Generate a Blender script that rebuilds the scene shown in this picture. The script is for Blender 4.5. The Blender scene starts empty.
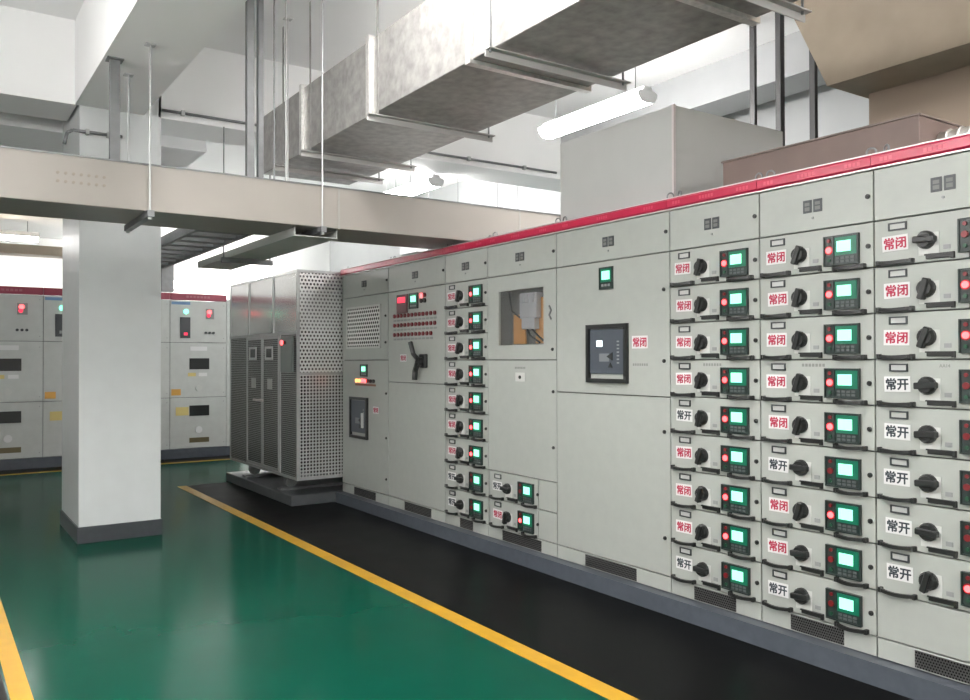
import bpy, bmesh, math, random
from mathutils import Matrix, Vector
random.seed(7)
scene = bpy.context.scene
col = scene.collection

# ------------------------------------------------------------------ camera
FPX, YAW, PITCH, ROLL, CAMH = 829.284, math.radians(34.192), math.radians(.634), math.radians(-.15), 1.406
fw = Vector((math.sin(YAW)*math.cos(PITCH), math.cos(YAW)*math.cos(PITCH), math.sin(PITCH)))
rt = Vector((math.cos(YAW), -math.sin(YAW), 0)); up = rt.cross(fw)
r2 = math.cos(ROLL)*rt+math.sin(ROLL)*up; u2 = -math.sin(ROLL)*rt+math.cos(ROLL)*up
cd = bpy.data.cameras.new('camera'); cam = bpy.data.objects.new('camera', cd); col.objects.link(cam)
cd.sensor_width = 36; cd.lens = FPX/970*36; cd.clip_start = .05
m4 = Matrix((r2, u2, -fw)).transposed().to_4x4(); m4.translation = (0, 0, CAMH); cam.matrix_world = m4
scene.camera = cam

# ------------------------------------------------------------------ light and exposure
w = bpy.data.worlds.new('world'); scene.world = w; w.use_nodes = True
w.node_tree.nodes['Background'].inputs[0].default_value = (.8, .9, 1, 1)
w.node_tree.nodes['Background'].inputs[1].default_value = .05
vs = scene.view_settings
vs.view_transform = 'Standard'; vs.look = 'None'; vs.gamma = 1; vs.exposure = 0.0; vs.use_curve_mapping = False
TUBE = 84.0           # radiance of a lamp's wide glare cover

# ------------------------------------------------------------------ materials
MATS = {}
def mat(name, c, rough=.5, metal=0., var=0., scale=6., bump=0., emit=None, estr=0., spec=.5, rvar=0., coat=0.):
    if name in MATS: return MATS[name]
    m = bpy.data.materials.new(name); m.use_nodes = True; nt = m.node_tree; b = nt.nodes['Principled BSDF']
    b.inputs['Base Color'].default_value = (*c, 1); b.inputs['Roughness'].default_value = rough
    b.inputs['Metallic'].default_value = metal; b.inputs['Specular IOR Level'].default_value = spec
    if coat: b.inputs['Coat Weight'].default_value = coat; b.inputs['Coat Roughness'].default_value = .08
    if var or bump or rvar:
        tc = nt.nodes.new('ShaderNodeTexCoord'); n = nt.nodes.new('ShaderNodeTexNoise')
        n.inputs['Scale'].default_value = scale; n.inputs['Detail'].default_value = 5
        nt.links.new(tc.outputs['Object'], n.inputs['Vector'])
        if var:
            r = nt.nodes.new('ShaderNodeValToRGB')
            r.color_ramp.elements[0].position = .3; r.color_ramp.elements[1].position = .7
            r.color_ramp.elements[0].color = (*[x*(1-var) for x in c], 1)
            r.color_ramp.elements[1].color = (*[min(1, x*(1+var)) for x in c], 1)
            nt.links.new(n.outputs['Fac'], r.inputs['Fac']); nt.links.new(r.outputs['Color'], b.inputs['Base Color'])
        if rvar:
            mr = nt.nodes.new('ShaderNodeMapRange'); mr.inputs['To Min'].default_value = max(0, rough-rvar); mr.inputs['To Max'].default_value = rough+rvar
            nt.links.new(n.outputs['Fac'], mr.inputs['Value']); nt.links.new(mr.outputs['Result'], b.inputs['Roughness'])
        if bump:
            bp = nt.nodes.new('ShaderNodeBump'); bp.inputs['Strength'].default_value = bump; bp.inputs['Distance'].default_value = .01
            nt.links.new(n.outputs['Fac'], bp.inputs['Height']); nt.links.new(bp.outputs['Normal'], b.inputs['Normal'])
    if emit:
        b.inputs['Emission Color'].default_value = (*emit, 1); b.inputs['Emission Strength'].default_value = estr
    MATS[name] = m; return m
def perforated(name, c, hole, sx, sz, axis, stagger=True, rad=.32):
    """sheet metal with a grid of punched holes: the mask cuts right through the sheet"""
    m = bpy.data.materials.new(name); m.use_nodes = True; nt = m.node_tree; N = nt.nodes; L = nt.links
    b = N['Principled BSDF']; b.inputs['Base Color'].default_value = (*c, 1); b.inputs['Metallic'].default_value = .6; b.inputs['Roughness'].default_value = .3
    out = N['Material Output']
    tc = N.new('ShaderNodeTexCoord'); sp = N.new('ShaderNodeSeparateXYZ'); L.new(tc.outputs['Object'], sp.inputs[0])
    def math_(op, a, b2=None, c2=None):
        n = N.new('ShaderNodeMath'); n.operation = op
        for i, v in enumerate((a, b2, c2)):
            if v is None: continue
            if isinstance(v, (int, float)): n.inputs[i].default_value = v
            else: L.new(v, n.inputs[i])
        return n.outputs[0]
    vz = math_('MULTIPLY', sp.outputs['Z'], 1/sz); row = math_('FLOOR', vz)
    ux = math_('MULTIPLY', sp.outputs[axis], 1/sx)
    if stagger: ux = math_('ADD', ux, math_('MULTIPLY', math_('MODULO', row, 2.0), .5))
    fx = math_('SUBTRACT', math_('FRACT', ux), .5); fz = math_('SUBTRACT', math_('FRACT', vz), .5)
    d = math_('SQRT', math_('ADD', math_('MULTIPLY', fx, fx), math_('MULTIPLY', fz, fz)))
    mask = math_('LESS_THAN', d, rad)
    tr = N.new('ShaderNodeBsdfTransparent'); mx = N.new('ShaderNodeMixShader')
    if hole is not None:
        tr = N.new('ShaderNodeBsdfDiffuse'); tr.inputs['Color'].default_value = (*hole, 1)
    L.new(mask, mx.inputs[0]); L.new(b.outputs[0], mx.inputs[1]); L.new(tr.outputs[0], mx.inputs[2]); L.new(mx.outputs[0], out.inputs[0])
    MATS[name] = m; return m

PAINT = mat('cabinet_paint', (.335, .352, .328), .38, 0, .03, 14, .02)
BODY = mat('cabinet_carcass', (.13, .135, .13), .6)
MVPAINT = mat('switchgear_paint', (.47, .485, .47), .45, 0, .04, 9)
RED = mat('red_header', (.42, .008, .05), .28, 0, .05, 9)
REDLT = mat('red_header_print', (.55, .05, .10), .4)
TRIM = mat('silver_trim', (.6, .55, .55), .35, .4)
BLACK = mat('black_plastic', (.014, .015, .015), .35)
DGREY = mat('dark_grey_plastic', (.035, .04, .045), .4)
BEZEL = mat('meter_bezel', (.018, .028, .026), .3)  # green tint holds glare from the lit screens
MGREY = mat('mid_grey_plastic', (.23, .24, .24), .5)
LGREY = mat('light_grey_plastic', (.50, .51, .49), .45)
WHITE = mat('white_label', (.63, .63, .63), .5)
INKR = mat('red_ink', (.36, .012, .05), .6)
INKB = mat('black_ink', (.02, .03, .04), .6)
CARD = mat('card', (.42, .43, .42), .5)
SCREEN = mat('green_screen', (.1, .4, .3), .3, emit=(.36, 1, .66), estr=1.7)
GLOW = mat('green_glare', (.004, .05, .03), .3, emit=(.0, .42, .22), estr=.26)  # green glare around the screens, put in as a weakly glowing plate
LEDR = mat('red_lamp_lit', (.5, .02, .02), .3, emit=(1, .075, .08), estr=5.5)
HALO = mat('red_halo_glow', (.10, .008, .012), .3, emit=(1, .02, .04), estr=.14)  # red halo around a lit lamp, drawn as a dim glowing disc
LEDR0 = mat('red_lamp_off', (.16, .012, .015), .3)
LEDG = mat('green_lamp_lit', (.1, .5, .3), .3, emit=(.25, 1, .65), estr=2.2)
LEDG0 = mat('green_lamp_off', (.01, .06, .03), .3)
LEDO = mat('orange_lamp_lit', (.5, .2, .02), .3, emit=(1, .42, .12), estr=3)
LEDW = mat('white_lamp_lit', (.5, .5, .5), .3, emit=(.85, .95, 1), estr=2.2)
RDIG = mat('red_digits', (.3, .01, .02), .3, emit=(1, .04, .1), estr=1.2)
STEEL = mat('brushed_steel', (.45, .46, .46), .35, .4, .06, 20)
STEELD = mat('dull_steel', (.20, .205, .21), .45, .6, .1, 14)
GALV = mat('galvanised_sheet', (.32, .312, .30), .38, .45, .22, 16, .12)
FOIL = mat('foil_tape', (.75, .74, .72), .28, .7, .12, 40, .3)
BEIGE = mat('beige_tray', (.29, .265, .243), .45, 0, .03, 4)
BEIGED = mat('tray_joint', (.30, .29, .27), .5)
BROWN = mat('brown_tray', (.155, .112, .098), .55, 0, .06, 8)
TAN = mat('tan_plenum', (.33, .272, .21), .7, 0, .07, 5, .05)
WALL = mat('white_plaster', (.84, .845, .835), .6, 0, .02, 3, .03)
CEIL = mat('ceiling_paint', (.86, .865, .865), .75, 0, .015, 2)
PILLAR = mat('column_paint', (.58, .60, .605), .4, 0, .02, 8, .05)
SKIRT = mat('slate_skirting', (.04, .044, .05), .35, 0, .1, 20)
PLINTH = mat('plinth_paint', (.066, .076, .092), .35, 0, .1, 20)
CONCRETE = mat('painted_pad', (.07, .075, .08), .4, 0, .12, 12)
GREEN = mat('green_epoxy', (.0006, .047, .029), .16, 0, .06, 3., .004, rvar=.03, spec=.028)
MAT = mat('black_rubber', (.0042, .0045, .0047), .30, 0, .15, 3, .01, rvar=.05, spec=.024)
YELL = mat('yellow_line', (.43, .235, .009), .42, 0, .08, 9)
COPPER = mat('orange_busbar', (.50, .24, .06), .45, .1)
PHEN = mat('device_grey', (.34, .35, .37), .45)
ORANGE = mat('orange_sticker', (.62, .33, .07), .5)
YSTICK = mat('yellow_sticker', (.60, .48, .18), .5)
BLUES = mat('blue_strip', (.14, .25, .42), .5)
BRPL = mat('brown_plate', (.14, .115, .06), .4, .3)
TUBEM = mat('fluorescent_tube', (.9, .9, .9), .4, emit=(1.0, .975, .95), estr=TUBE)
LAMPH = mat('lamp_housing', (.75, .76, .77), .4)
VENT = perforated('vent_mesh', (.10, .10, .10), (.01, .01, .01), .012, .012, 'X')
PERF = perforated('perforated_steel', (.78, .79, .78), None, .036, .036, 'X', True, .30)
SLOT = perforated('slotted_steel', (.62, .63, .62), None, .033, .033, 'X', False, .34)
LOUV = perforated('expanded_mesh', (.62, .62, .60), (.03, .03, .03), .042, .036, 'X', True, .36)
GLASS = bpy.data.materials.new('window_glass'); GLASS.use_nodes = True
_nt = GLASS.node_tree; _g = _nt.nodes.new('ShaderNodeBsdfGlossy'); _g.inputs['Roughness'].default_value = .05
_t = _nt.nodes.new('ShaderNodeBsdfTransparent'); _mx = _nt.nodes.new('ShaderNodeMixShader'); _mx.inputs[0].default_value = .10
_nt.links.new(_t.outputs[0], _mx.inputs[1]); _nt.links.new(_g.outputs[0], _mx.inputs[2]); _nt.links.new(_mx.outputs[0], _nt.nodes['Material Output'].inputs[0])

# ------------------------------------------------------------------ mesh helpers
def box(bm, x0, x1, y0, y1, z0, z1, bev=0.):
    b2 = bmesh.new() if bev else bm
    vs_ = [b2.verts.new((x, y, z)) for x in (x0, x1) for y in (y0, y1) for z in (z0, z1)]
    for f in ((0, 1, 3, 2), (4, 6, 7, 5), (0, 4, 5, 1), (2, 3, 7, 6), (0, 2, 6, 4), (1, 5, 7, 3)):
        b2.faces.new([vs_[i] for i in f])
    if bev:
        bmesh.ops.recalc_face_normals(b2, faces=b2.faces)
        bmesh.ops.bevel(b2, geom=list(b2.edges), offset=bev, segments=1, affect='EDGES')
        merge(bm, b2)
    return bm
def merge(bm, b2):
    mp = {v: bm.verts.new(v.co) for v in b2.verts}
    for f in b2.faces: bm.faces.new([mp[v] for v in f.verts])
    b2.free()
def cyl(bm, p, q, r, n=12, r2_=None):
    p, q = Vector(p), Vector(q); d = (q-p).normalized(); r2_ = r if r2_ is None else r2_
    a = d.orthogonal().normalized(); b = d.cross(a)
    A = [bm.verts.new(p+r*(math.cos(t)*a+math.sin(t)*b)) for t in [i*2*math.pi/n for i in range(n)]]
    B = [bm.verts.new(q+r2_*(math.cos(t)*a+math.sin(t)*b)) for t in [i*2*math.pi/n for i in range(n)]]
    for i in range(n): bm.faces.new((A[i], A[(i+1) % n], B[(i+1) % n], B[i]))
    bm.faces.new(A[::-1]); bm.faces.new(B); return bm
def tube(bm, pts, r, n=8):
    for a, b in zip(pts, pts[1:]): cyl(bm, a, b, r, n)
    return bm
def ring(bm, c, R_, r, axis='y', n=14, k=6):
    V = []
    for i in range(n):
        t = i*2*math.pi/n; row = []
        for j in range(k):
            s = j*2*math.pi/k; a = R_+r*math.cos(s); h = r*math.sin(s)
            o = {'y': (a*math.cos(t), h, a*math.sin(t)), 'x': (h, a*math.cos(t), a*math.sin(t)), 'z': (a*math.cos(t), a*math.sin(t), h)}[axis]
            row.append(bm.verts.new((c[0]+o[0], c[1]+o[1], c[2]+o[2])))
        V.append(row)
    for i in range(n):
        for j in range(k): bm.faces.new((V[i][j], V[(i+1) % n][j], V[(i+1) % n][(j+1) % k], V[i][(j+1) % k]))
    return bm
def prism(bm, poly, a0, a1, axis='x'):
    """extrude a polygon given in the two other axes"""
    def P(u, v, a): return {'x': (a, u, v), 'y': (u, a, v), 'z': (u, v, a)}[axis]
    A = [bm.verts.new(P(u, v, a0)) for u, v in poly]; B = [bm.verts.new(P(u, v, a1)) for u, v in poly]
    n = len(poly)
    for i in range(n): bm.faces.new((A[i], A[(i+1) % n], B[(i+1) % n], B[i]))
    bm.faces.new(A[::-1]); bm.faces.new(B); return bm
def frame(bm, x0, x1, z0, z1, t, y0, y1):
    box(bm, x0, x1, y0, y1, z1-t, z1); box(bm, x0, x1, y0, y1, z0, z0+t)
    box(bm, x0, x0+t, y0, y1, z0+t, z1-t); box(bm, x1-t, x1, y0, y1, z0+t, z1-t); return bm
def mesh(name, bm, m, smooth=False):
    bmesh.ops.recalc_face_normals(bm, faces=bm.faces)
    me = bpy.data.meshes.new(name); bm.to_mesh(me); bm.free(); me.materials.append(m)
    if smooth:
        for p in me.polygons: p.use_smooth = True
    return me
def put(name, me, parent=None, loc=(0, 0, 0), rot=(0, 0, 0), label=None):
    o = bpy.data.objects.new(name, me); col.objects.link(o); o.location = loc; o.rotation_euler = rot
    if parent: o.parent = parent
    if label: o['label'] = label
    return o
def B(): return bmesh.new()
def bx(name, m, parent, x0, x1, y0, y1, z0, z1, bev=0., label=None):
    return put(name, mesh(name, box(B(), x0, x1, y0, y1, z0, z1, bev), m), parent, label=label)
def tag(o, label, cat, group=None):
    o['label'] = label; o['category'] = cat
    if group: o['group'] = group
    return o
def thing(name, label, cat, loc=(0, 0, 0), rz=0, group=None):
    return tag(put(name, None, None, loc, (0, 0, rz)), label, cat, group)
def struct(o): o['kind'] = 'structure'; return o
def text_mesh(s, size, m, name='lettering', bold=0.):
    cu = bpy.data.curves.new(name, 'FONT'); cu.body = s; cu.size = size; cu.align_x = 'CENTER'; cu.align_y = 'CENTER'; cu.offset = size*.010; cu.extrude = .0004
    o = bpy.data.objects.new(name, cu); col.objects.link(o)
    me = bpy.data.meshes.new_from_object(o.evaluated_get(bpy.context.evaluated_depsgraph_get()))
    bpy.data.objects.remove(o); bpy.data.curves.remove(cu)
    xs = [v.co.x for v in me.vertices]; ys = [v.co.y for v in me.vertices]
    cx, cy = (min(xs)+max(xs))/2, (min(ys)+max(ys))/2
    for v in me.vertices: v.co = (v.co.x-cx, -v.co.z, v.co.y-cy)      # upright, facing -y
    b = bmesh.new()
    for dx, dz in ((0, 0), (bold, 0), (-bold, 0), (0, bold), (0, -bold))[:5 if bold else 1]:     # thicken the strokes
        k = bmesh.new(); k.from_mesh(me); bmesh.ops.translate(k, verts=k.verts, vec=(dx, 0, dz)); merge(b, k)
    b.to_mesh(me); b.free()
    me.materials.clear(); me.materials.append(m); me.name = name; return me

# ------------------------------------------------------------------ the room shell
ZC, ZB = 4.02, 3.37          # slab and beam soffit
RX0, RX1, RY0, RY1 = -3.0, 6.55, -4.0, 15.0
struct(bx('floor', GREEN, None, RX0, RX1, RY0, RY1, -.1, 0))
struct(bx('ceiling', CEIL, None, RX0, RX1, RY0, RY1, ZC, ZC+.15))
struct(bx('wall_left', WALL, None, RX0-.15, RX0, RY0, RY1, 0, ZC))
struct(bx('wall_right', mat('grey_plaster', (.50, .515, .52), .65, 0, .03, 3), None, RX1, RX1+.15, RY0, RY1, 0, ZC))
struct(bx('wall_back', WALL, None, RX0, RX1, RY1, RY1+.15, 0, ZC))
struct(bx('wall_front', WALL, None, RX0, RX1, RY0-.15, RY0, 0, ZC))
# beams
struct(bx('beam', CEIL, None, .967, 1.462, RY0, 7.02, ZB, ZC))            # along the aisle up to the column
struct(bx('beam', CEIL, None, RX0, .98, 7.02, 7.55, ZB, ZC))            # crossing, left of the column
struct(bx('beam', CEIL, None, 1.58, RX1, 7.02, 7.55, ZB, ZC))           # crossing, right of the column
struct(bx('beam', CEIL, None, RX0, 2.22, 7.95, RY1, ZB, ZC))            # lowered slab beyond the column
struct(bx('beam', mat('grey_concrete', (.36, .37, .375), .7, 0, .04, 4), None, 5.78, 6.2, RY0, 7.02, 3.68, ZC))          # shallow beam by the right wall
c = struct(bx('column', PILLAR, None, 1.0, 1.6, 7.02, 7.94, 0, ZC, 0))
bmk = B(); t_ = .012
for a in ((1.0-t_, 1.6+t_, 7.02-t_, 7.02), (1.0-t_, 1.6+t_, 7.94, 7.94+t_), (1.0-t_, 1.0, 7.02, 7.94), (1.6, 1.6+t_, 7.02, 7.94)): box(bmk, *a, 0, .125)
put('baseboard', mesh('baseboard', bmk, SKIRT), c)

# floor finishes
tag(put('rubber_mat', mesh('rubber_mat', prism(B(), [(2.45, -1.2), (3.375, -1.2), (3.375, 7.6), (2.92, 7.6), (2.92, 9.54), (2.45, 9.54)], 0, .004, 'z'), MAT)), 'black rubber mat running along the foot of the long cabinet row', 'mat')
tag(bx('floor_line', YELL, None, 2.352, 2.45, -1.2, 9.54, 0, .003), 'yellow line painted along the edge of the black mat', 'floor line')
tag(bx('rubber_mat', MAT, None, RX0+.01, .30, -3.5, 9.5, 0, .004), 'dark mat beyond the yellow line on the column side of the aisle', 'mat')
tag(bx('floor_line', YELL, None, .31, .39, -3.5, 9.5, 0, .003), 'short stretch of yellow floor line across the aisle from the cabinet row', 'floor line')
tag(bx('floor_line', YELL, None, RX0+.01, 4.4, 11.72, 11.80, 0, .003), 'thin yellow line in front of the far switchgear row', 'floor line')
tag(bx('rubber_mat', MAT, None, RX0+.01, 4.4, 11.81, 12.2, 0, .004), 'narrow dark mat at the foot of the far switchgear row', 'mat')

# ------------------------------------------------------------------ the long row of low-voltage cabinets
FX = 3.453
Z0, ZTP, ZBP, ZBAND, ZTOP = .10, 2.005, .190, 2.233, 2.302
DEPTH = 1.0
GAP = .0035
DH = (ZTP-ZBP)/9
pl = B(); box(pl, FX-.07, FX+DEPTH, 1.40, 7.6, 0, Z0-.001)
tag(put('plinth', mesh('plinth', pl, PLINTH)), 'slate blue steel plinth carrying the long grey cabinet row', 'plinth')

# shared meshes, front faces -y, drawer origin at its top left corner
def lockmesh():
    b = B(); cyl(b, (0, 0, 0), (0, -.006, 0), .011, 14); cyl(b, (0, -.006, 0), (0, -.011, 0), .007, 10); return mesh('lock', b, BLACK)
LOCK = lockmesh()
CARDF = mesh('card_holder', frame(B(), .068, .148, -.052, -.018, .006, -.007, 0), DGREY)
CARDI = mesh('card', box(B(), .0745, .1415, -.003, -.0005, -.0455, -.0245), CARD)
LABELM = mesh('switch_label', box(B(), -.057, .057, -.0022, 0, -.033, .033), WHITE)
CBI = text_mesh('常闭', .052, INKR, 'normally_closed_lettering', .0011)
CKAI = text_mesh('常开', .052, INKB, 'normally_open_lettering', .0011)
b = B(); box(b, .197, .283, -.003, 0, -.172, -.078, .001); SWPL = mesh('switch_plate', b, LGREY)
def knob():
    b = B(); cyl(b, (0, 0, 0), (0, -.014, 0), .038, 18); cyl(b, (0, -.014, 0), (0, -.030, 0), .036, 18, .030)
    b2 = B(); box(b2, -.0135, .0135, -.040, -.008, -.048, .042, .004); merge(b, b2)
    return mesh('rotary_switch', b, BLACK)
KNOB = knob()
b = B(); box(b, .23, .341, -.010, 0, -.189, -.170, .002); box(b, .226, .345, -.013, 0, -.174, -.168); box(b, .333, .345, -.013, 0, -.194, -.170)
LATCH = mesh('latch_bar', b, BLACK)
b = B(); box(b, .299, .327, -.002, 0, -.154, -.136); MARK = mesh('position_mark', b, MGREY)
b = B(); frame(b, .362, .534, -.176, -.040, .006, -.016, 0); box(b, .366, .53, -.010, 0, -.172, -.044); box(b, .410, .414, -.014, 0, -.172, -.044)
METER = mesh('meter', b, BEZEL)
b = B(); box(b, .418, .524, -.0125, -.0095, -.131, -.050); GLOWM = mesh('screen_glare', b, GLOW)
b = B(); box(b, .430, .498, -.0145, -.012, -.116, -.067); SCRM = mesh('screen', b, SCREEN)
b = B()
for i in range(4):
    for j in range(2): box(b, .424+i*.024, .441+i*.024, -.0125, -.0095, -.149-j*.016, -.139-j*.016)
KEYM = mesh('keypad', b, mat('keypad_grey', (.08, .09, .09), .4))
b = B(); cyl(b, (.389, -.0095, -.105), (.389, -.016, -.105), .014, 14); LAMPM = mesh('indicator_lamp', b, LEDR)
b = B(); cyl(b, (.389, -.0095, -.105), (.389, -.0112, -.105), .0215, 18); HALOM = mesh('lamp_halo', b, HALO)
LAMPOFF = LAMPM.copy(); LAMPOFF.materials.clear(); LAMPOFF.materials.append(LEDR0)
b = B(); cyl(b, (.389, -.0095, -.150), (.389, -.015, -.150), .0085, 12); LAMPG = mesh('indicator_lamp', b, LEDG0)
b = B(); cyl(b, (.389, -.0095, -.062), (.389, -.015, -.062), .0085, 12); LAMPT = mesh('indicator_lamp', b, LEDR0)
def handle(x0, x1, zc):
    b = B(); n = 8
    for i in range(n):       # a shallow bowed grip
        a0, a1 = i/n, (i+1)/n
        f = lambda a: -.010-.030*math.sin(math.pi*min(1, max(0, a)))**.5
        g = lambda a: zc+.002*math.cos(2*math.pi*a)
        X0, X1 = x0+(x1-x0)*a0, x0+(x1-x0)*a1
        vs_ = []
        for X, a in ((X0, a0), (X1, a1)):
            y = f(a); z = g(a)
            vs_.append([b.verts.new(p) for p in ((X, y, z-.007), (X, y+.012, z-.009), (X, y+.012, z+.008), (X, y, z+.008))])
        for k in range(4): b.faces.new((vs_[0][k], vs_[0][(k+1) % 4], vs_[1][(k+1) % 4], vs_[1][k]))
        if i == 0: b.faces.new(vs_[0])
        if i == n-1: b.faces.new(vs_[1][::-1])
    for X in (x0+.004, x1-.014): box(b, X, X+.012, -.022, 0, zc-.009, zc+.012)
    return mesh('handle', b, BLACK)
HL = handle(.015, .180, -.190); HR = handle(.405, .565, -.192)
DRAWER = {}
def drawer_panel(wd):
    k = round(wd, 3)
    if k not in DRAWER: DRAWER[k] = mesh('drawer', box(B(), GAP, wd-GAP, 0, .02, -DH+GAP, -GAP, .0015), PAINT)
    return DRAWER[k]
def drawer(cab, x, z, wd, is_open, lit, small=None):
    d = put('drawer', drawer_panel(wd), cab, (x, 0, z))
    put('card_holder', CARDF, d); put('card', CARDI, d)
    jx, jz, jr = random.uniform(-.006, .006), random.uniform(-.004, .004), random.uniform(-.03, .03)
    put('switch_label', LABELM, d, (.101+jx, 0, -.105+jz), (0, jr, 0))
    put('switch_lettering', CKAI if is_open else CBI, d, (.101+jx, -.0026, -.105+jz), (0, jr, 0))
    put('switch_plate', SWPL, d)
    put('rotary_switch', KNOB, d, (.232, -.003, -.108), (0, (-math.pi/2 if not lit else math.radians(18)) + random.uniform(-.06, .06), 0))
    put('latch_bar', LATCH, d); put('position_mark', MARK, d)
    put('meter', METER, d); put('screen_glare', GLOWM, d); put('screen', SCRM, d); put('keypad', KEYM, d)
    put('indicator_lamp', LAMPM if lit else LAMPOFF, d); put('indicator_lamp', LAMPG, d); put('indicator_lamp', LAMPT, d)
    if lit: put('lamp_halo', HALOM, d)
    put('handle', HL, d); put('handle', HR, d)
    put('lock', LOCK, d, (.575, 0, -.105))
    if small: put('drawer_lettering', small, d, (.30, -.0005, -.026))
    return d
b = B()
box(b, -.05, -.004, -.004, 0, -.030, .030, .001); box(b, .004, .05, -.004, 0, -.030, .030, .001); NPB = mesh('nameplate', b, DGREY)
b = B()
for s in (-1, 1):
    box(b, s*.027-.013, s*.027+.013, -.0052, -.004, .003, .018); box(b, s*.027-.013, s*.027+.013, -.0052, -.004, -.020, -.003)
NPI = mesh('nameplate_face', b, mat('plate_grey', (.13, .135, .13), .5))
b = B(); cyl(b, (0, 0, 0), (0, -.004, 0), .006, 10); SCREW = mesh('screw', b, MGREY)
b = B(); ring(b, (0, 0, .024), .0145, .0035, 'y'); cyl(b, (0, 0, 0), (0, 0, .012), .006, 8); EYE = mesh('lifting_eye', b, STEELD, True)
VENTW = {}
def panel(cab, name, x0, x1, z0, z1, y0=0., m=PAINT): return bx(name, m, cab, x0+GAP, x1-GAP, y0, y0+.02, z0+GAP, z1-GAP, .0015)
def locks(p, *pts):
    for x, z in pts: put('lock', LOCK, p, (x, 0, z))
def cabinet(y_far, wd, label, group='low-voltage cabinets in the long row', vent=(.28, .74)):
    t = thing('switchgear_cabinet', label, 'cabinet', (FX, y_far, 0), -math.pi/2, group)
    b = B(); box(b, .001, wd-.001, .02, DEPTH, Z0, ZTOP-.012); put('body', mesh('body', b, BODY), t)
    b = B(); box(b, 0, .0015, .021, DEPTH, Z0, ZTOP-.01); box(b, wd-.0015, wd, .021, DEPTH, Z0, ZTOP-.01); put('side_panel', mesh('side_panel', b, PAINT), t)
    # red header band with silver edges
    b = B(); prism(b, [(-.012, ZBAND+.008), (-.022, ZBAND+.016), (-.022, ZTOP-.016), (-.012, ZTOP-.006), (.05, ZTOP-.004), (.05, ZBAND+.008)], .0015, wd-.0015, 'x')
    hb = put('header_band', mesh('header_band', b, RED), t)
    b = B(); box(b, .0015, wd-.0015, -.013, .02, ZBAND, ZBAND+.0075); box(b, .0015, wd-.0015, -.013, .02, ZTOP-.0055, ZTOP); put('edge_trim', mesh('edge_trim', b, TRIM), hb)
    b = B()
    for k, (f, n) in enumerate(((.12, 3), (.47, 5), (.86, 4))):
        for i in range(n): box(b, wd*f+(i-n/2)*.02, wd*f+(i-n/2)*.02+.014, -.0226, -.0215, ZBAND+.026, ZBAND+.043)
    put('header_print', mesh('header_print', b, REDLT), hb)['kind'] = 'stuff'
    tp = panel(t, 'top_panel', 0, wd, ZTP, ZBAND)
    put('nameplate', NPB, tp, (wd*.5, 0, 2.120)); put('nameplate_face', NPI, tp, (wd*.5, 0, 2.120))['kind'] = 'stuff'; put('screw', SCREW, tp, (wd*.5, 0, 2.064)); locks(tp, (wd-.026, 2.119))
    bp = panel(t, 'base_panel', 0, wd, Z0, ZBP)
    v0, v1 = vent[0]*wd, vent[1]*wd
    b = B(); box(b, v0, v1, -.003, 0, Z0+.010, ZBP-.008); put('vent_grille', mesh('vent_grille', b, VENT), bp)
    for x in (.035, wd-.035): put('lifting_eye', EYE, t, (x, .045, ZTOP-.012), (0, 0, random.uniform(-.6, .6))).scale = (1, 1, 1) if y_far > 5.6 else (1.35, 1.35, 1.35)
    return t
def bezel_meter(p, x0, x1, z0, z1):
    b = B(); frame(b, x0, x1, z0, z1, .006, -.014, 0); box(b, x0+.004, x1-.004, -.009, 0, z0+.004, z1-.004); put('meter', mesh('meter', b, BEZEL), p)
    h = z1-z0; w_ = x1-x0
    put('screen_glare', mesh('screen_glare', box(B(), x0+w_*.10, x1-w_*.10, -.0115, -.0085, z0+h*.33, z1-h*.08), GLOW), p)
    put('screen', mesh('screen', box(B(), x0+w_*.22, x1-w_*.20, -.0135, -.011, z0+h*.44, z1-h*.18), SCREEN), p)
    b = B()
    for i in range(3): box(b, x0+w_*(.17+.24*i), x0+w_*(.33+.24*i), -.0115, -.0085, z0+h*.13, z0+h*.24)
    put('keypad', mesh('keypad', b, MGREY), p)
def breaker(p, x0, x1, z0, z1, lit=True):
    b = B(); frame(b, x0, x1, z0, z1, .026, -.022, 0); put('breaker_frame', mesh('breaker_frame', b, BLACK), p)
    w_, h = x1-x0, z1-z0; X = lambda a: x0+.026+(w_-.052)*a; Z = lambda a: z0+.026+(h-.052)*a
    put('breaker_face', mesh('breaker_face', box(B(), x0+.03, x1-.03, -.012, -.001, z0+.055, z1-.03, .002), mat('breaker_grey', (.055, .065, .08), .4)), p)
    if lit: put('breaker_screen', mesh('breaker_screen', box(B(), X(.22), X(.38), -.0145, -.0115, Z(.64), Z(.76)), LEDW), p)
    b = B(); box(b, X(.30), X(.58), -.0145, -.0115, Z(.34), Z(.50)); put('mimic_panel', mesh('mimic_panel', b, mat('mimic_grey', (.16, .17, .18), .4)), p)
    b = B(); prism(b, [(X(.52), Z(.44)), (X(.68), Z(.36)), (X(.68), Z(.52))], -.018, -.0115, 'y'); prism(b, [(X(.56), Z(.22)), (X(.68), Z(.22)), (X(.62), Z(.32))], -.018, -.0115, 'y')
    put('push_button', mesh('push_button', b, BLACK), p)
    b = B()
    for i in range(7): box(b, X(.80), X(.86), -.0145, -.0115, Z(.30+.07*i), Z(.33+.07*i))
    put('setting_dial', mesh('setting_dial', b, MGREY), p)
def label_on(p, x, z, op, s=1.0):
    put('switch_label', LABELM, p, (x, 0, z)).scale = (s, 1, s); put('switch_lettering', CKAI if op else CBI, p, (x, -.0026, z)).scale = (s, 1, s)
def dashes(n, wd, h):
    b = B()
    for i in range(n): box(b, (i-n/2)*wd*1.5, (i-n/2)*wd*1.5+wd, -.0006, 0, -h/2, h/2)
    return mesh('print', b, mat('faint_ink', (.20, .21, .20), .6))
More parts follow.
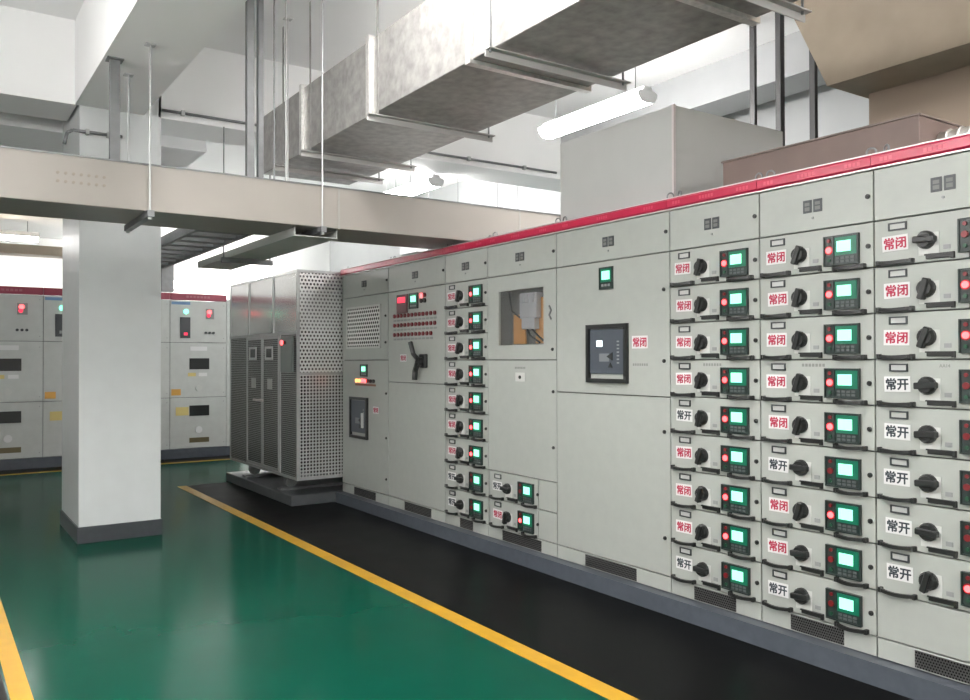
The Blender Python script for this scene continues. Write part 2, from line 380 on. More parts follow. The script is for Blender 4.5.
AA14 = text_mesh('AA14', .019, mat('faint_ink', (.20, .21, .20), .6), 'drawer_lettering'); FAINT = dashes(7, .012, .014)

Y = [7.6, 6.62, 5.645, 5.045, 4.245, 3.245, 2.645, 2.045]
# mesh window and small breaker
c1 = cabinet(Y[0], .98, 'grey cabinet with square mesh window beside the perforated steel enclosure')
p = panel(c1, 'upper_door', 0, .98, 1.40, ZTP)
put('mesh_window', mesh('mesh_window', box(B(), .125, .82, -.004, 0, 1.525, 1.895), LOUV), p); put('window_frame', mesh('window_frame', frame(B(), .108, .836, 1.51, 1.912, .018, -.009, 0), LGREY), p)
locks(p, (.93, 1.80), (.93, 1.56))
p = panel(c1, 'lower_door', 0, .98, ZBP, 1.40)
bezel_meter(p, .425, .565, 1.245, 1.36)
for i in range(7):
    b = B(); cyl(b, (.335+i*.06, 0, 1.205), (.335+i*.06, -.014, 1.205), .017, 12); put('indicator_lamp', mesh('indicator_lamp', b, (LEDO, LEDO, LEDR, LEDR, LEDR0, BLACK, BLACK)[i]), p)
put('button_strip', mesh('button_strip', box(B(), .30, .73, -.003, 0, 1.158, 1.176), mat('strip_brown', (.22, .10, .06), .5)), p)
breaker(p, .198, .579, .655, 1.047, False)
put('breaker_lever', mesh('breaker_lever', box(B(), .46, .50, -.022, -.012, .76, .90), LGREY), p)
label_on(p, .733, .940, False, .95); locks(p, (.94, 1.10), (.94, .70), (.94, .33))
# capacitor cabinet
c2 = cabinet(Y[1], .975, 'grey cabinet with rows of red pilot lamps and a long black lever', vent=(.31, .77))
p = panel(c2, 'upper_door', 0, .975, 1.205, ZTP)
put('controller', mesh('controller', box(B(), .182, .363, -.016, 0, 1.805, 1.968, .003), mat('controller_red', (.10, .03, .035), .35)), p)
put('controller_display', mesh('controller_display', box(B(), .205, .34, -.018, -.0155, 1.895, 1.945), RDIG), p)
bezel_meter(p, .398, .545, 1.835, 1.968)
for i, (x, z, m_) in enumerate(((.60, 1.94, LEDR), (.655, 1.94, LEDR0), (.60, 1.895, BLACK), (.655, 1.895, BLACK))):
    b = B(); cyl(b, (x, 0, z), (x, -.013, z), .019, 12); put('indicator_lamp', mesh('indicator_lamp', b, m_), p)
b = B(); cyl(b, (0, 0, 0), (0, -.012, 0), .0175, 12); PIL = mesh('pilot_lamp', b, mat('pilot_red', (.16, .015, .022), .3))
b = B(); cyl(b, (0, 0, 0), (0, -.012, 0), .014, 12); BUT = mesh('push_button', b, DGREY)
b = B(); box(b, -.024, .024, -.002, 0, -.008, .008); TAGM = mesh('lamp_tag', b, MGREY)
for r in range(3):
    for i in range(12 if r < 2 else 11):
        x = .125+i*.063; z = 1.785-r*.082
        put('pilot_lamp', PIL, p, (x, 0, z)); put('lamp_tag', TAGM, p, (x, 0, z-.040))
label_on(p, .28, 1.418, False, .95)
b = B(); box(b, .60, .70, -.03, 0, 1.335, 1.45, .006); b2 = B(); cyl(b2, (.64, -.03, 1.39), (.64, -.07, 1.39), .035, 14); merge(b, b2); put('lever_hub', mesh('lever_hub', b, BLACK), p)
b = B(); tube(b, [(.645, -.06, 1.40), (.57, -.065, 1.45), (.535, -.075, 1.55)], .020, 10); tube(b, [(.635, -.06, 1.38), (.60, -.065, 1.31), (.60, -.07, 1.235)], .024, 10); put('lever', mesh('lever', b, BLACK), p)
p = panel(c2, 'lower_door', 0, .975, ZBP, 1.205)
# narrow drawer cabinet
c3 = cabinet(Y[2], .60, 'narrow nine-drawer cabinet beside the black lever, lowest two drawers without red light', vent=(.36, .66))
for r in range(9): drawer(c3, 0, ZTP-r*DH, .60, r > 6, r < 7)
# window cabinet
c4 = cabinet(Y[3], .80, 'grey cabinet with square glass window showing wiring, two drawers at its foot', vent=(.23, .79))
b = B(); zl, zh, xl, xh = 1.505, 1.893, .138, .662
box(b, GAP, xl, 0, .02, 1.40+GAP, ZTP-GAP); box(b, xh, .80-GAP, 0, .02, 1.40+GAP, ZTP-GAP); box(b, xl, xh, 0, .02, zh, ZTP-GAP); box(b, xl, xh, 0, .02, 1.40+GAP, zl)
p = put('window_door', mesh('window_door', b, PAINT), c4)
put('window_pane', mesh('window_pane', box(B(), xl, xh, .012, .015, zl, zh), GLASS), p)
b = B(); box(b, .46, .60, .09, .10, zl+.01, zh-.06); box(b, .20, .34, .09, .10, zl+.01, zl+.22); put('copper_busbar', mesh('copper_busbar', b, COPPER), p)
b = B(); box(b, .32, .52, .05, .12, 1.69, 1.87, .006); box(b, .35, .50, .045, .12, 1.615, 1.70, .006)
for i in range(3): box(b, .345+i*.055, .385+i*.055, .04, .06, 1.80, 1.86, .003)
put('metering_device', mesh('metering_device', b, PHEN), p)
b = B(); tube(b, [(.40, .06, 1.62), (.44, .055, 1.57), (.55, .055, 1.52)], .007); tube(b, [(.45, .06, 1.62), (.53, .05, 1.57), (.63, .05, 1.515)], .007); tube(b, [(.20, .05, 1.89), (.24, .045, 1.75), (.33, .05, 1.70)], .006); put('wiring', mesh('wiring', b, BLACK), p)
locks(p, (.76, 1.47)); b = B(); tube(b, [(.73, -.006, 1.76), (.75, -.006, 1.73), (.73, -.006, 1.70), (.75, -.006, 1.67)], .006); put('seal_wire', mesh('seal_wire', b, STEELD), p)
body4 = [o for o in c4.children if o.name.startswith('body')][0]      # carcass of this cabinet is hollow behind the window
b = B(); D_ = DEPTH
for a in ((.001, .12, .02, D_, Z0, 2.29), (.68, .799, .02, D_, Z0, 2.29), (.12, .68, .02, D_, Z0, 1.49), (.12, .68, .02, D_, 1.91, 2.29), (.12, .68, .13, D_, 1.49, 1.91)): box(b, *a)
body4.data = mesh('body', b, BODY)
p = panel(c4, 'door', 0, .80, ZBP+2*DH, 1.40)
put('plate', mesh('plate', box(B(), .345, .455, -.003, 0, 1.25, 1.312), LGREY), p); b = B(); cyl(b, (.40, -.003, 1.28), (.40, -.009, 1.28), .012, 10); put('indicator_lamp', mesh('indicator_lamp', b, BLACK), p)
put('door_print', FAINT, p, (.40, 0, 1.345)); locks(p, (.766, 1.19), (.766, .82))
for r in range(2):
    drawer(c4, .02, ZBP+(2-r)*DH, .58, r == 0, r == 1)
    panel(c4, 'filler_panel', .60, .80, ZBP+(1-r)*DH, ZBP+(2-r)*DH)
# air circuit breaker cabinet
c5 = cabinet(Y[4], 1.0, 'wide plain grey cabinet with large black circuit breaker in its upper door', vent=(.28, .73))
p = panel(c5, 'upper_door', 0, 1.0, 1.19, ZTP)
bezel_meter(p, .428, .545, 1.83, 1.965); breaker(p, .312, .673, 1.26, 1.617)
label_on(p, .765, 1.503, False, 1.12); put('door_print', FAINT, p, (.77, 0, 1.372)); locks(p, (.956, 1.796), (.956, 1.393))
p = panel(c5, 'lower_door', 0, 1.0, ZBP, 1.19); locks(p, (.956, .995), (.956, .40))
# three big drawer cabinets
c6 = cabinet(Y[5], .60, 'nine-drawer cabinet beside the wide breaker cabinet, fifth and ninth labels black')
for r in range(9): drawer(c6, 0, ZTP-r*DH, .60, r in (4, 8), r < 8, FAINT if r == 3 else None)
c7 = cabinet(Y[6], .60, 'nine-drawer cabinet between two other drawer cabinets, sixth and ninth labels black')
for r in range(9): drawer(c7, 0, ZTP-r*DH, .60, r in (5, 8), r in (0, 1, 2, 3, 4, 6), FAINT if r == 3 else None)
c8 = cabinet(Y[7], .60, 'eight-drawer cabinet with blank bottom panel and five black labels')
for r in range(8): drawer(c8, 0, ZTP-r*DH, .60, r > 2, r in (1, 2, 7), AA14 if r == 3 else None)
panel(c8, 'blank_panel', 0, .60, ZBP, ZTP-8*DH)

# ------------------------------------------------------------------ things standing on the row
t = thing('busbar_box', 'plain pale grey sheet-metal box standing on top of the breaker cabinet', 'metal box', (3.55, 3.30, ZTOP-.012))
put('shell', mesh('shell', box(B(), 0, 1.0, 0, 1.02, 0, .568, .004), mat('box_paint', (.42, .425, .415), .5, 0, .02, 5)), t)
b = B(); box(b, -.004, .012, -.004, .012, 0, .572); put('corner_angle', mesh('corner_angle', b, TRIM), t)
t = thing('cable_trough', 'brown painted cable trough lying along the tops of the drawer cabinets', 'cable trough', (3.62, 1.93, ZTOP-.012))
b = B(); box(b, 0, .62, 0, 1.08, 0, .185, .003); put('trough', mesh('trough', b, BROWN), t)
b = B(); box(b, -.006, .63, -.004, 1.086, .185, .193); put('lid', mesh('lid', b, mat('brown_lid', (.17, .13, .115), .5)), t)

t = thing('flexible_hose', 'shiny silver flexible hose on the cabinet tops beyond the brown trough', 'hose', (3.80, 0, ZTOP-.012))
put('hose', mesh('hose', cyl(B(), (0, 1.30, .072), (0, 1.92, .072), .06, 18), FOIL, True), t)
for i in range(12): put('hose_rib', mesh('hose_rib', ring(B(), (0, 1.33+i*.05, .072), .062, .006, 'y', 18), FOIL, True), t)

# ------------------------------------------------------------------ dry transformer enclosure
EX, EY0, EY1, EZ0, EZ1 = 2.99, 7.62, 9.72, .24, 2.278
ED = 1.45
t = thing('transformer_pad', 'low dark grey pad under the perforated steel enclosure', 'pad')
put('slab', mesh('slab', box(B(), EX-.06, EX+ED+.05, EY0+.0, EY1-.05, 0, .10, .006), CONCRETE), t)
for y in (8.0, 9.1): bx('rail', STEELD, t, EX-.02, EX+ED, y, y+.10, .10, .125)
T = thing('transformer_enclosure', 'perforated shiny steel transformer enclosure with double doors on a grey pad', 'enclosure', (EX, EY1, 0), -math.pi/2)
W = EY1-EY0                # local x runs toward the camera, local -y faces the aisle
b = B(); fr = .028
for x in (0, W-fr):
    for y in (0, ED-fr): box(b, x, x+fr, y, y+fr, EZ0, EZ1)
for z in (EZ0, EZ1-fr):
    box(b, fr, W-fr, 0, fr, z, z+fr); box(b, fr, W-fr, ED-fr, ED, z, z+fr); box(b, 0, fr, fr, ED-fr, z, z+fr); box(b, W-fr, W, fr, ED-fr, z, z+fr)
put('frame', mesh('frame', b, STEEL), T)
for x in (.57, 1.67):
    for y in (.1, 1.2):
        b = B(); cyl(b, (x-.03, y, .185), (x+.03, y, .185), .06, 16); box(b, x-.05, x+.05, y-.05, y+.05, .20, EZ0); put('wheel', mesh('wheel', b, STEELD), T)
b = B(); box(b, .3, 1.8, .25, 1.2, .26, 1.7); put('core', mesh('core', b, mat('coil_dark', (.05, .04, .04), .6)), T)
SHEET = mat('satin_steel_sheet', (.70, .705, .70), .14, .85, .05, 30)
SHEETP = perforated('fine_perforated_steel', (.30, .305, .30), (.03, .03, .03), .02, .02, 'X', True, .34)
xs = [0, EY1-9.04, EY1-8.28, W]; zm = 1.665
for i in range(3): put('upper_panel', mesh('upper_panel', box(B(), xs[i]+fr*.6, xs[i+1]-fr*.3, .006, .012, zm+.01, EZ1-fr), SHEET), T)
b = B(); box(b, 0, W, -.004, .02, zm-.014, zm+.014)
for x in xs[1:3]: box(b, x-.014, x+.014, -.004, .02, zm, EZ1-fr)
for x in (EY1-9.105, EY1-8.08): box(b, x-.014, x+.014, -.004, .02, EZ0+fr, zm)
put('crossbar', mesh('crossbar', b, STEEL), T)
put('side_leaf', mesh('side_leaf', box(B(), fr, EY1-9.12, .006, .012, EZ0+fr, zm-.014), SHEETP), T)
put('side_leaf', mesh('side_leaf', box(B(), EY1-8.066, W-fr, .006, .012, EZ0+fr, zm-.014), SHEETP), T)
for k, (a, c_) in enumerate(((EY1-9.09, EY1-8.595), (EY1-8.585, EY1-8.095))):
    d = put('door', mesh('door', box(B(), a, c_, -.002, .008, EZ0+fr+.01, zm-.018), SHEETP), T)
    put('door_frame', mesh('door_frame', frame(B(), a, c_, EZ0+fr+.01, zm-.018, .026, -.010, -.002), STEEL), d)
    xm = a+.22
    put('viewing_frame', mesh('viewing_frame', frame(B(), xm-.115, xm+.115, 1.405, 1.545, .024, -.018, -.010), WHITE), d)
    put('viewing_pane', mesh('viewing_pane', box(B(), xm-.092, xm+.092, -.012, -.008, 1.428, 1.522), mat('dark_glass', (.03, .03, .03), .1)), d)
    put('warning_plate', mesh('warning_plate', box(B(), xm-.06, xm+.08, -.010, -.0065, 1.10, 1.21), mat('pale_plate', (.5, .51, .5), .5)), d)
    hx = c_-.04 if k == 0 else a+.04
    b = B(); cyl(b, (hx, -.01, .98), (hx, -.05, .98), .012, 10); box(b, hx-(.10 if k == 0 else 0), hx+(0 if k == 0 else .10), -.06, -.045, .97, .992); put('handle', mesh('handle', b, TRIM), d)
t2 = thing('control_box', 'small grey control box with red light on the perforated enclosure', 'control box', (EX, 8.09, 1.285), -math.pi/2)
put('housing', mesh('housing', box(B(), .10, .40, -.03, -.001, 0, .345, .004), mat('control_grey', (.17, .20, .19), .4)), t2)
b = B(); cyl(b, (.15, -.03, .29), (.15, -.042, .29), .024, 12); put('indicator_lamp', mesh('indicator_lamp', b, LEDR), t2)
b = B(); cyl(b, (.23, -.03, .29), (.23, -.042, .29), .018, 12); put('indicator_lamp', mesh('indicator_lamp', b, LEDR0), t2)
# side facing along the row, two perforated sheets; far and rear faces
zs = 1.27
def sidesheet(name, z0, z1, m):
    b = B(); box(b, fr, ED-fr, -.002, .002, z0, z1); o = put(name, mesh(name, b, m), T, (W-.012, 0, 0), (0, 0, math.pi/2)); return o
sidesheet('side_sheet', zs+.012, EZ1-fr, PERF); sidesheet('side_sheet', EZ0+fr, zs-.012, SLOT)
b = B(); box(b, W-.02, W+.004, 0, ED, zs-.012, zs+.012); put('side_crossbar', mesh('side_crossbar', b, STEEL), T)
b = B(); box(b, .004, .010, fr, ED-fr, EZ0+fr, EZ1-fr); box(b, fr, W-fr, ED-.012, ED-.006, EZ0+fr, EZ1-fr); put('rear_sheet', mesh('rear_sheet', b, STEELD), T)
b = B(); box(b, fr, W-fr, fr, ED-fr, EZ1-.012, EZ1-.006); put('roof_sheet', mesh('roof_sheet', b, STEELD), T)

# ------------------------------------------------------------------ far medium-voltage row
MY, MW, MD = 12.27, .80, 1.5
tag(bx('plinth', PLINTH, None, -2.72, 3.95, MY-.04, MY+MD, 0, .135), 'dark slate plinth under the far switchgear row', 'plinth')
def mvcab(x0, label, lit):
    t = thing('switchgear_cubicle', label, 'cabinet', (x0, MY, .136), 0, 'medium-voltage cubicles in the far row')
    z = lambda a: a-.136
    put('body', mesh('body', box(B(), .001, MW-.001, .02, MD, 0, z(2.26)), BODY), t)
    hb = put('header_band', mesh('header_band', box(B(), .002, MW-.002, -.02, .06, z(2.265), z(2.36), .004), mat('maroon_header', (.24, .018, .045), .35)), t)
    b = B()
    for i in range(7): box(b, .22+i*.05, .255+i*.05, -.0207, -.0195, z(2.30), z(2.33))
    put('header_print', mesh('header_print', b, mat('maroon_print', (.30, .07, .10), .4)), hb)['kind'] = 'stuff'
    u_ = panel(t, 'instrument_door', 0, MW, z(1.655), z(2.26), 0, MVPAINT)
    k = panel(t, 'breaker_door', 0, MW, z(.865), z(1.655), 0, MVPAINT); l_ = panel(t, 'cable_door', 0, MW, 0, z(.865), 0, MVPAINT)
    def cy(p, nm, x, zz, r, m_): b = B(); cyl(b, (x, 0, z(zz)), (x, -.02, z(zz)), r, 12); put(nm, mesh(nm, b, m_), p)
    def rc(p, nm, x0_, x1_, z0_, z1_, m_, th=.006): put(nm, mesh(nm, box(B(), x0_, x1_, -th, 0, z(z0_), z(z1_)), m_), p)
    rc(u_, 'blue_strip', .02, .28, 2.20, 2.24, BLUES)
    cy(u_, 'indicator_lamp', .22, 2.10, .035, LEDG); rc(u_, 'status_display', .14, .28, 1.72, 2.02, DGREY, .012)
    rc(u_, 'status_digits', .19, .24, 1.76, 1.80, RDIG if lit else MGREY, .014)
    cy(u_, 'indicator_lamp', .55, 2.10, .03, LEDR); cy(u_, 'indicator_lamp', .54, 2.05, .026, RDIG if lit else LEDR0); rc(u_, 'lamp_plate', .50, .62, 2.00, 2.15, MGREY, .004)
    for i in range(3): cy(u_, 'push_button', .50+i*.055, 1.80, .018, DGREY)
    rc(k, 'name_label', .28, .52, 1.54, 1.60, WHITE, .003); rc(k, 'inspection_window', .27, .55, 1.27, 1.43, BLACK, .010)
    rc(k, 'yellow_sticker', .25, .36, 1.17, 1.22, YSTICK, .003); rc(k, 'white_sticker', .40, .52, 1.17, 1.22, WHITE, .003)
    cy(k, 'rotary_socket', .40, 1.00, .045, LGREY); rc(k, 'orange_sticker', .02, .15, .90, .99, ORANGE, .003)
    rc(l_, 'yellow_sticker', .08, .26, .61, .73, YSTICK, .003); rc(l_, 'inspection_window', .27, .55, .60, .75, BLACK, .010)
    cy(l_, 'oval_plate', .40, .40, .05, WHITE); rc(l_, 'brown_plate', .27, .55, .215, .285, BRPL, .004)
    for p_, zz in ((u_, 1.72), (u_, 2.2), (k, .93), (k, 1.58), (l_, .2), (l_, .8)): put('screw', SCREW, p_, (MW-.04, 0, z(zz)))
    return t
for i, (x0, lab) in enumerate(((2.92, 'far switchgear cubicle at the end of its row, nearest the steel enclosure'),
        (2.12, 'far switchgear cubicle mostly hidden by the column, next to the end cubicle'),
        (1.32, 'far switchgear cubicle seen half behind the column on its left edge'),
        (.52, 'far switchgear cubicle clear of the column, blue strip under its red header'))): mvcab(x0, lab, i in (0, 3))
tag(bx('end_panel', MVPAINT, None, 3.725, 3.93, MY+.01, MY+MD, .136, 2.30), 'tall narrow pale end panel closing the far switchgear row', 'panel')

# ------------------------------------------------------------------ column-side odds and overhead services
def rod(name, label, pts, r, m_=STEEL, cat='rod', n=8, group=None): return tag(put(name, mesh(name, tube(B(), pts, r, n), m_)), label, cat, group)
BY0, BY1, BZ0, BZ1 = 5.45, 6.05, 2.335, 2.625
t = thing('busway', 'long beige busway trunking crossing over the aisle to the cabinet row', 'busway', (0, 0, 0))
xj = [-2.9, -1.3, 1.17, 2.45, 4.05, 5.6]
for i in range(5): put('trunking_section', mesh('trunking_section', box(B(), xj[i]+.004, xj[i+1]-.004, BY0, BY1, BZ0, BZ1, .004), BEIGE), t)
for x in xj[1:5]: put('joint_cover', mesh('joint_cover', box(B(), x-.008, x+.008, BY0-.003, BY1+.003, BZ0-.003, BZ1+.003), BEIGED), t)
b = B(); box(b, -2.9, 5.6, BY0-.006, BY0+.01, BZ1-.004, BZ1+.006); box(b, -2.9, 5.6, BY1-.01, BY1+.006, BZ1-.004, BZ1+.006); put('lid_edge', mesh('lid_edge', b, STEELD), t)
b = B()
for i in range(7):
    for j in range(2): cyl(b, (.66+i*.042, BY0, 2.515-j*.05), (.66+i*.042, BY0-.004, 2.515-j*.05), .009, 8)
put('knockout', mesh('knockout', b, mat('knockout_dark', (.26, .22, .19), .6)), t)
def trapeze(x, label):
    t = thing('trapeze_hanger', label, 'hanger', (x, 0, 0))
    ztop = ZB if .967 < x < 1.462 else ZC
    for y in (BY0-.03, BY1+.03):
        put('threaded_rod', mesh('threaded_rod', cyl(B(), (0, y, BZ0-.05), (0, y, ztop), .0055, 8), STEEL), t)
        put('nut', mesh('nut', cyl(B(), (0, y, BZ0-.055), (0, y, BZ0-.042), .014, 6), STEEL), t); bx('ceiling_plate', STEEL, t, -.03, .03, y-.03, y+.03, ztop-.006, ztop)
    b = B(); box(b, -.02, .02, BY0-.06, BY1+.06, BZ0-.042, BZ0-.002); put('cross_channel', mesh('cross_channel', b, STEELD), t)
trapeze(1.17, 'thin trapeze hanger holding the beige busway below the ceiling beam')
trapeze(2.312, 'thin trapeze hanger holding the beige busway near the cabinet row')
# heavy posts
def post(x, y, z0, z1, label, wd=.045, group=None, plate=True, m_=None):
    m_ = m_ or STEELD
    t = thing('support_post', label, 'post', (x, y, z0), 0, group)
    b = B(); box(b, -wd/2, wd/2, -.022, -.017, 0, z1-z0); box(b, -wd/2, -wd/2+.005, -.017, .022, 0, z1-z0); box(b, wd/2-.005, wd/2, -.017, .022, 0, z1-z0); put('channel', mesh('channel', b, m_), t)
    if plate: put('top_plate', mesh('top_plate', box(B(), -.05, .05, -.05, .05, z1-z0-.008, z1-z0), STEELD), t)
    return t
post(1.835, 5.53, BZ1+.007, ZC, 'wider of two tall grey struts standing on the beige busway', .05, 'paired struts on the busway')
post(1.905, 5.53, BZ1+.007, ZC, 'slimmer grey strut close beside a wider one on the beige busway', .035, 'paired struts on the busway', False)
post(1.035, 5.82, BZ1+.007, ZB, 'short grey strut from ceiling beam down to the busway near the column', .06)
rod('hanger_rod', 'thin steel rod beside the duct end, left of its pair', [(2.03, 5.6, BZ1+.006), (2.03, 5.6, ZC)], .006, STEELD)
rod('hanger_rod', 'thin steel rod close to the end of the galvanised duct', [(2.10, 5.56, BZ1+.006), (2.10, 5.56, ZC)], .006, STEEL)
t = thing('conduit', 'short horizontal conduit with a drooping elbow on the column face', 'conduit')
put('pipe', mesh('pipe', tube(B(), [(1.30, 6.99, 3.165), (.95, 6.99, 3.165), (.91, 6.99, 3.14), (.89, 6.99, 3.05)], .013, 8), STEELD, True), t)
b = B()
for x in (1.05, 1.2): box(b, x-.012, x+.012, 6.972, 7.02, 3.145, 3.185)
put('clip', mesh('clip', b, STEEL), t)
t = thing('conduit', 'long thin conduit clipped along the face of the crossing beam', 'conduit')
put('pipe', mesh('pipe', cyl(B(), (1.60, 7.0, 3.43), (5.7, 7.0, 3.43), .012, 8), STEELD, True), t)
b = B()
for i in range(6): box(b, 1.75+i*.7, 1.78+i*.7, 6.982, 7.02, 3.41, 3.45)
put('clip', mesh('clip', b, STEEL), t)

# galvanised duct above the aisle
DX0, DX1, DZ0, DZ1 = 2.342, 3.125, 2.95, 3.43
t = thing('ventilation_duct', 'large galvanised rectangular air duct hung from the ceiling along the aisle', 'duct')
ye = [6.74, 5.85, 4.73, 3.57, 2.42, 1.27, .12, -1.03]
for a, c_ in zip(ye, ye[1:]): put('duct_section', mesh('duct_section', box(B(), DX0, DX1, c_+.004, a-.004, DZ0, DZ1, .004), GALV), t)
for y in ye[1:-1]:
    b = B(); q = .022
    box(b, DX0-q, DX0, y-.022, y+.022, DZ0-q, DZ1+q); box(b, DX1, DX1+q, y-.022, y+.022, DZ0-q, DZ1+q); box(b, DX0, DX1, y-.022, y+.022, DZ0-q, DZ0); box(b, DX0, DX1, y-.022, y+.022, DZ1, DZ1+q)
    put('flange', mesh('flange', b, FOIL), t)
for k, y in enumerate((6.25, 5.70, 4.62, 3.32, 2.2, .9)):
    h = thing('duct_hanger', ('steel angle hanger at the end of the air duct above the busway', 'duct hanger just short of the busway, second from the duct end', 'duct hanger under the middle of the duct, third from its far end', 'duct hanger with a bare threaded rod beside the duct face', 'duct hanger nearest the sloping tan plenum', 'duct hanger out past the tan plenum')[k], 'hanger', (0, y, 0), 0, 'hangers under the air duct')
    b = B(); z_ = DZ0-.024; box(b, DX0-.07, DX1+.09, -.02, .02, z_-.006, z_); box(b, DX0-.07, DX1+.09, .014, .02, z_-.04, z_); put('angle_bar', mesh('angle_bar', b, mat('hanger_grey', (.42, .41, .40), .5)), h)
    put('threaded_rod', mesh('threaded_rod', cyl(B(), (DX1+.05, 0, z_-.02), (DX1+.05, 0, ZC), .006, 8), STEELD), h)
    if k == 3: put('threaded_rod', mesh('threaded_rod', cyl(B(), (DX0-.05, 0, z_-.02), (DX0-.05, 0, ZC), .006, 8), STEELD), h)
    else: put('strap', mesh('strap', box(B(), DX0-.006, DX0-.002, -.012, .012, z_, ZC), GALV), h)

# tan sloping plenum at the right
b = B(); prism(b, [(-1.5, 3.0), (2.874, 3.0), (3.35, ZC-.001), (-1.5, ZC-.001)], 4.38, 5.53, 'x')
t = thing('plenum_box', 'big tan plenum with a sloping end hanging from the ceiling', 'plenum'); put('casing', mesh('casing', b, TAN), t)
put('neck', mesh('neck', box(B(), 4.72, 5.25, 2.15, 2.82, 2.55, 3.0), mat('tan_neck', (.30, .235, .185), .7)), t)
# strut posts and small tray by the right wall
b = B(); box(b, 5.30, 5.70, 2.6, 4.6, 2.80, 2.86); box(b, 5.30, 5.32, 2.6, 4.6, 2.86, 2.90); box(b, 5.68, 5.70, 2.6, 4.6, 2.86, 2.90)
tag(put('cable_tray', mesh('cable_tray', b, mat('pale_tray', (.42, .43, .42), .5))), 'pale cable tray hung on dark struts near the right wall', 'cable tray')
for i, (x, y) in enumerate(((5.29, 4.10), (5.29, 3.86), (5.29, 3.58))):
    post(x, y, 2.62, ZC, ('slim dark strut by the pale tray, farthest from the tan plenum', 'thickest dark strut by the pale tray, between two slimmer ones', 'slim dark strut by the pale tray, close to the tan plenum')[i], (.03, .05, .035)[i], 'struts by the right wall', False, mat('dark_strut', (.05, .05, .052), .5))

# trays and cable drop beyond the busway
t = thing('ladder_tray', 'dark cable ladder running past the column under the busway', 'cable ladder')
b = B(); box(b, 1.66, 1.69, 6.1, 9.6, 2.36, 2.44); box(b, 2.06, 2.09, 6.1, 9.6, 2.36, 2.44); put('side_rail', mesh('side_rail', b, STEELD), t)
RUNG = mesh('rung', box(B(), 1.69, 2.06, -.06, .06, 2.37, 2.40), STEELD)
for i in range(11): put('rung', RUNG, t, (0, 6.3+i*.31, 0))
t = thing('cable_tray', 'light grey flat cable tray running from the busway toward the bright back', 'cable tray')
put('tray_bottom', mesh('tray_bottom', box(B(), 2.14, 2.46, 5.5, 7.95, 2.270, 2.276), MVPAINT), t); b = B(); box(b, 2.14, 2.146, 5.5, 7.95, 2.276, 2.328); box(b, 2.454, 2.46, 5.5, 7.95, 2.276, 2.328); put('side_flange', mesh('side_flange', b, LGREY), t)
t = thing('hanger_bracket', 'short steel angle hanging the light grey cable tray', 'hanger', (0, 7.0, 0)); b = B(); box(b, 2.08, 2.52, -.02, .02, 2.225, 2.268); put('angle_bar', mesh('angle_bar', b, STEELD), t)
for x in (2.10, 2.50): put('threaded_rod', mesh('threaded_rod', cyl(B(), (x, 0, 2.23), (x, 0, ZB), .006, 8), STEELD), t)
t = thing('cable_riser', 'stubby grey cable riser on top of the far switchgear row', 'cable riser', (2.95, MY+.35, 2.397))
b = B(); box(b, -.09, .09, -.09, .09, 0, .47, .01); put('shaft', mesh('shaft', b, STEELD), t); put('elbow', mesh('elbow', box(B(), -.32, .12, -.11, .11, .47, .62, .02), STEELD), t)
tag(bx('cable_tray', mat('tan_tray', (.38, .33, .26), .5), None, -2.9, 2.6, 12.9, 13.2, 2.86, 2.99), 'tan cable tray running along the wall above the far switchgear row', 'cable tray')
t = thing('busway', 'second plain grey busway beyond the cabinet row under a lamp', 'busway')
bx('trunking_section', mat('grey_busway', (.40, .41, .41), .5), t, 4.75, 6.5, 8.4, 8.8, 2.66, 2.93)
for x in (4.9, 6.2):
    for y in (8.38, 8.82): put('hanger_rod', mesh('hanger_rod', cyl(B(), (x, y, 2.63), (x, y, ZC), .006, 8), STEELD), t)
    bx('hanger_bar', STEELD, t, x-.02, x+.02, 8.35, 8.85, 2.63, 2.659)

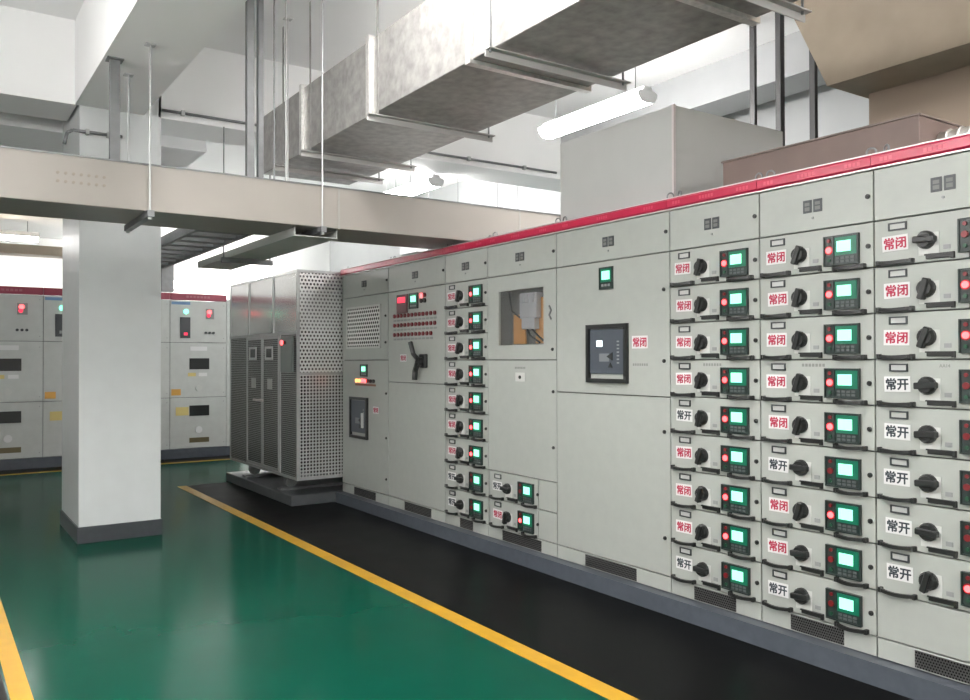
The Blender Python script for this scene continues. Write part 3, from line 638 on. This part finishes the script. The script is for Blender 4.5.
# ------------------------------------------------------------------ fluorescent lamps
def lamp(x, y, z, along, label, L=1.2, chains=True, group=None, ztop=ZC, uplight_shield=False):
    t = thing('fluorescent_lamp', label, 'lamp', (x, y, z), math.pi/2 if along == 'y' else 0, group)
    b = B(); box(b, -L/2-.015, L/2+.015, -.045, .045, .045, .08, .004); put('housing', mesh('housing', b, LAMPH), t)
    if uplight_shield: put('uplight_shield', mesh('uplight_shield', prism(B(), [(-.06, .085), (.06, .085), (.17, .01), (.165, .004), (.055, .078), (-.055, .078), (-.165, .004), (-.17, .01)], -L/2-.02, L/2+.02, 'x'), LAMPH), t)  # added to stop uplight, keeping the soffit above dark
    prof = [(-.095, .035), (-.09, 0), (-.06, -.035), (0, -.045), (.06, -.035), (.09, 0), (.095, .035), (.05, .052), (-.05, .052)]
    put('glare_cover', mesh('glare_cover', prism(B(), prof, -L/2, L/2, 'x'), TUBEM), t)  # invented wide cover, its glowing shape taking in the tubes' glare
    for e in (-1, 1): put('end_cap', mesh('end_cap', prism(B(), [(a*1.03, c2*1.03) for a, c2 in prof], e*(L/2+.007)-.006, e*(L/2+.007)+.006, 'x'), LAMPH), t)
    if chains:
        b = B()
        for e in (-1, 1): cyl(b, (e*L*.4, 0, .075), (e*L*.4, 0, ztop-z), .004, 6)
        put('suspension_rod', mesh('suspension_rod', b, STEELD), t)
    return t
lamp(4.5, 5.05, 3.37, 'y', 'bright fluorescent lamp hanging just above the pale busbar box')
lamp(4.5, 8.15, 3.28, 'y', 'bright fluorescent lamp over the busway, beyond the crossing beam', 1.2)
lamp(1.64, 3.5, 3.84, 'y', 'fluorescent lamp hanging close beside the long ceiling beam and duct')
lamp(5.6, 9.6, 3.20, 'x', 'fluorescent lamp over the second grey busway')
lamp(3.15, 13.95, 2.62, 'x', 'fluorescent lamp glowing just above the far switchgear row')
lamp(.75, 13.3, 3.13, 'x', 'fluorescent lamp seen under the busway at the far side of the column', 1.2, True, None, ZB, True)
lamp(4.75, 14.3, 2.85, 'x', 'fluorescent lamp on the bright wall side beyond the steel enclosure')
for x, y in ((.2, 2.8), (.2, -.2), (.2, -3.0), (-.9, 4.9), (-1.7, 1.4), (-1.7, -1.8), (1.95, -1.8), (3.75, .4)):  # lamps added out of view to brighten cabinets, ceiling and soffits
    lamp(x, y, 3.08, 'y', 'added unseen fluorescent lamp hanging over the open floor away from the air duct', 1.2, True, 'added unseen lamps over the open floor')
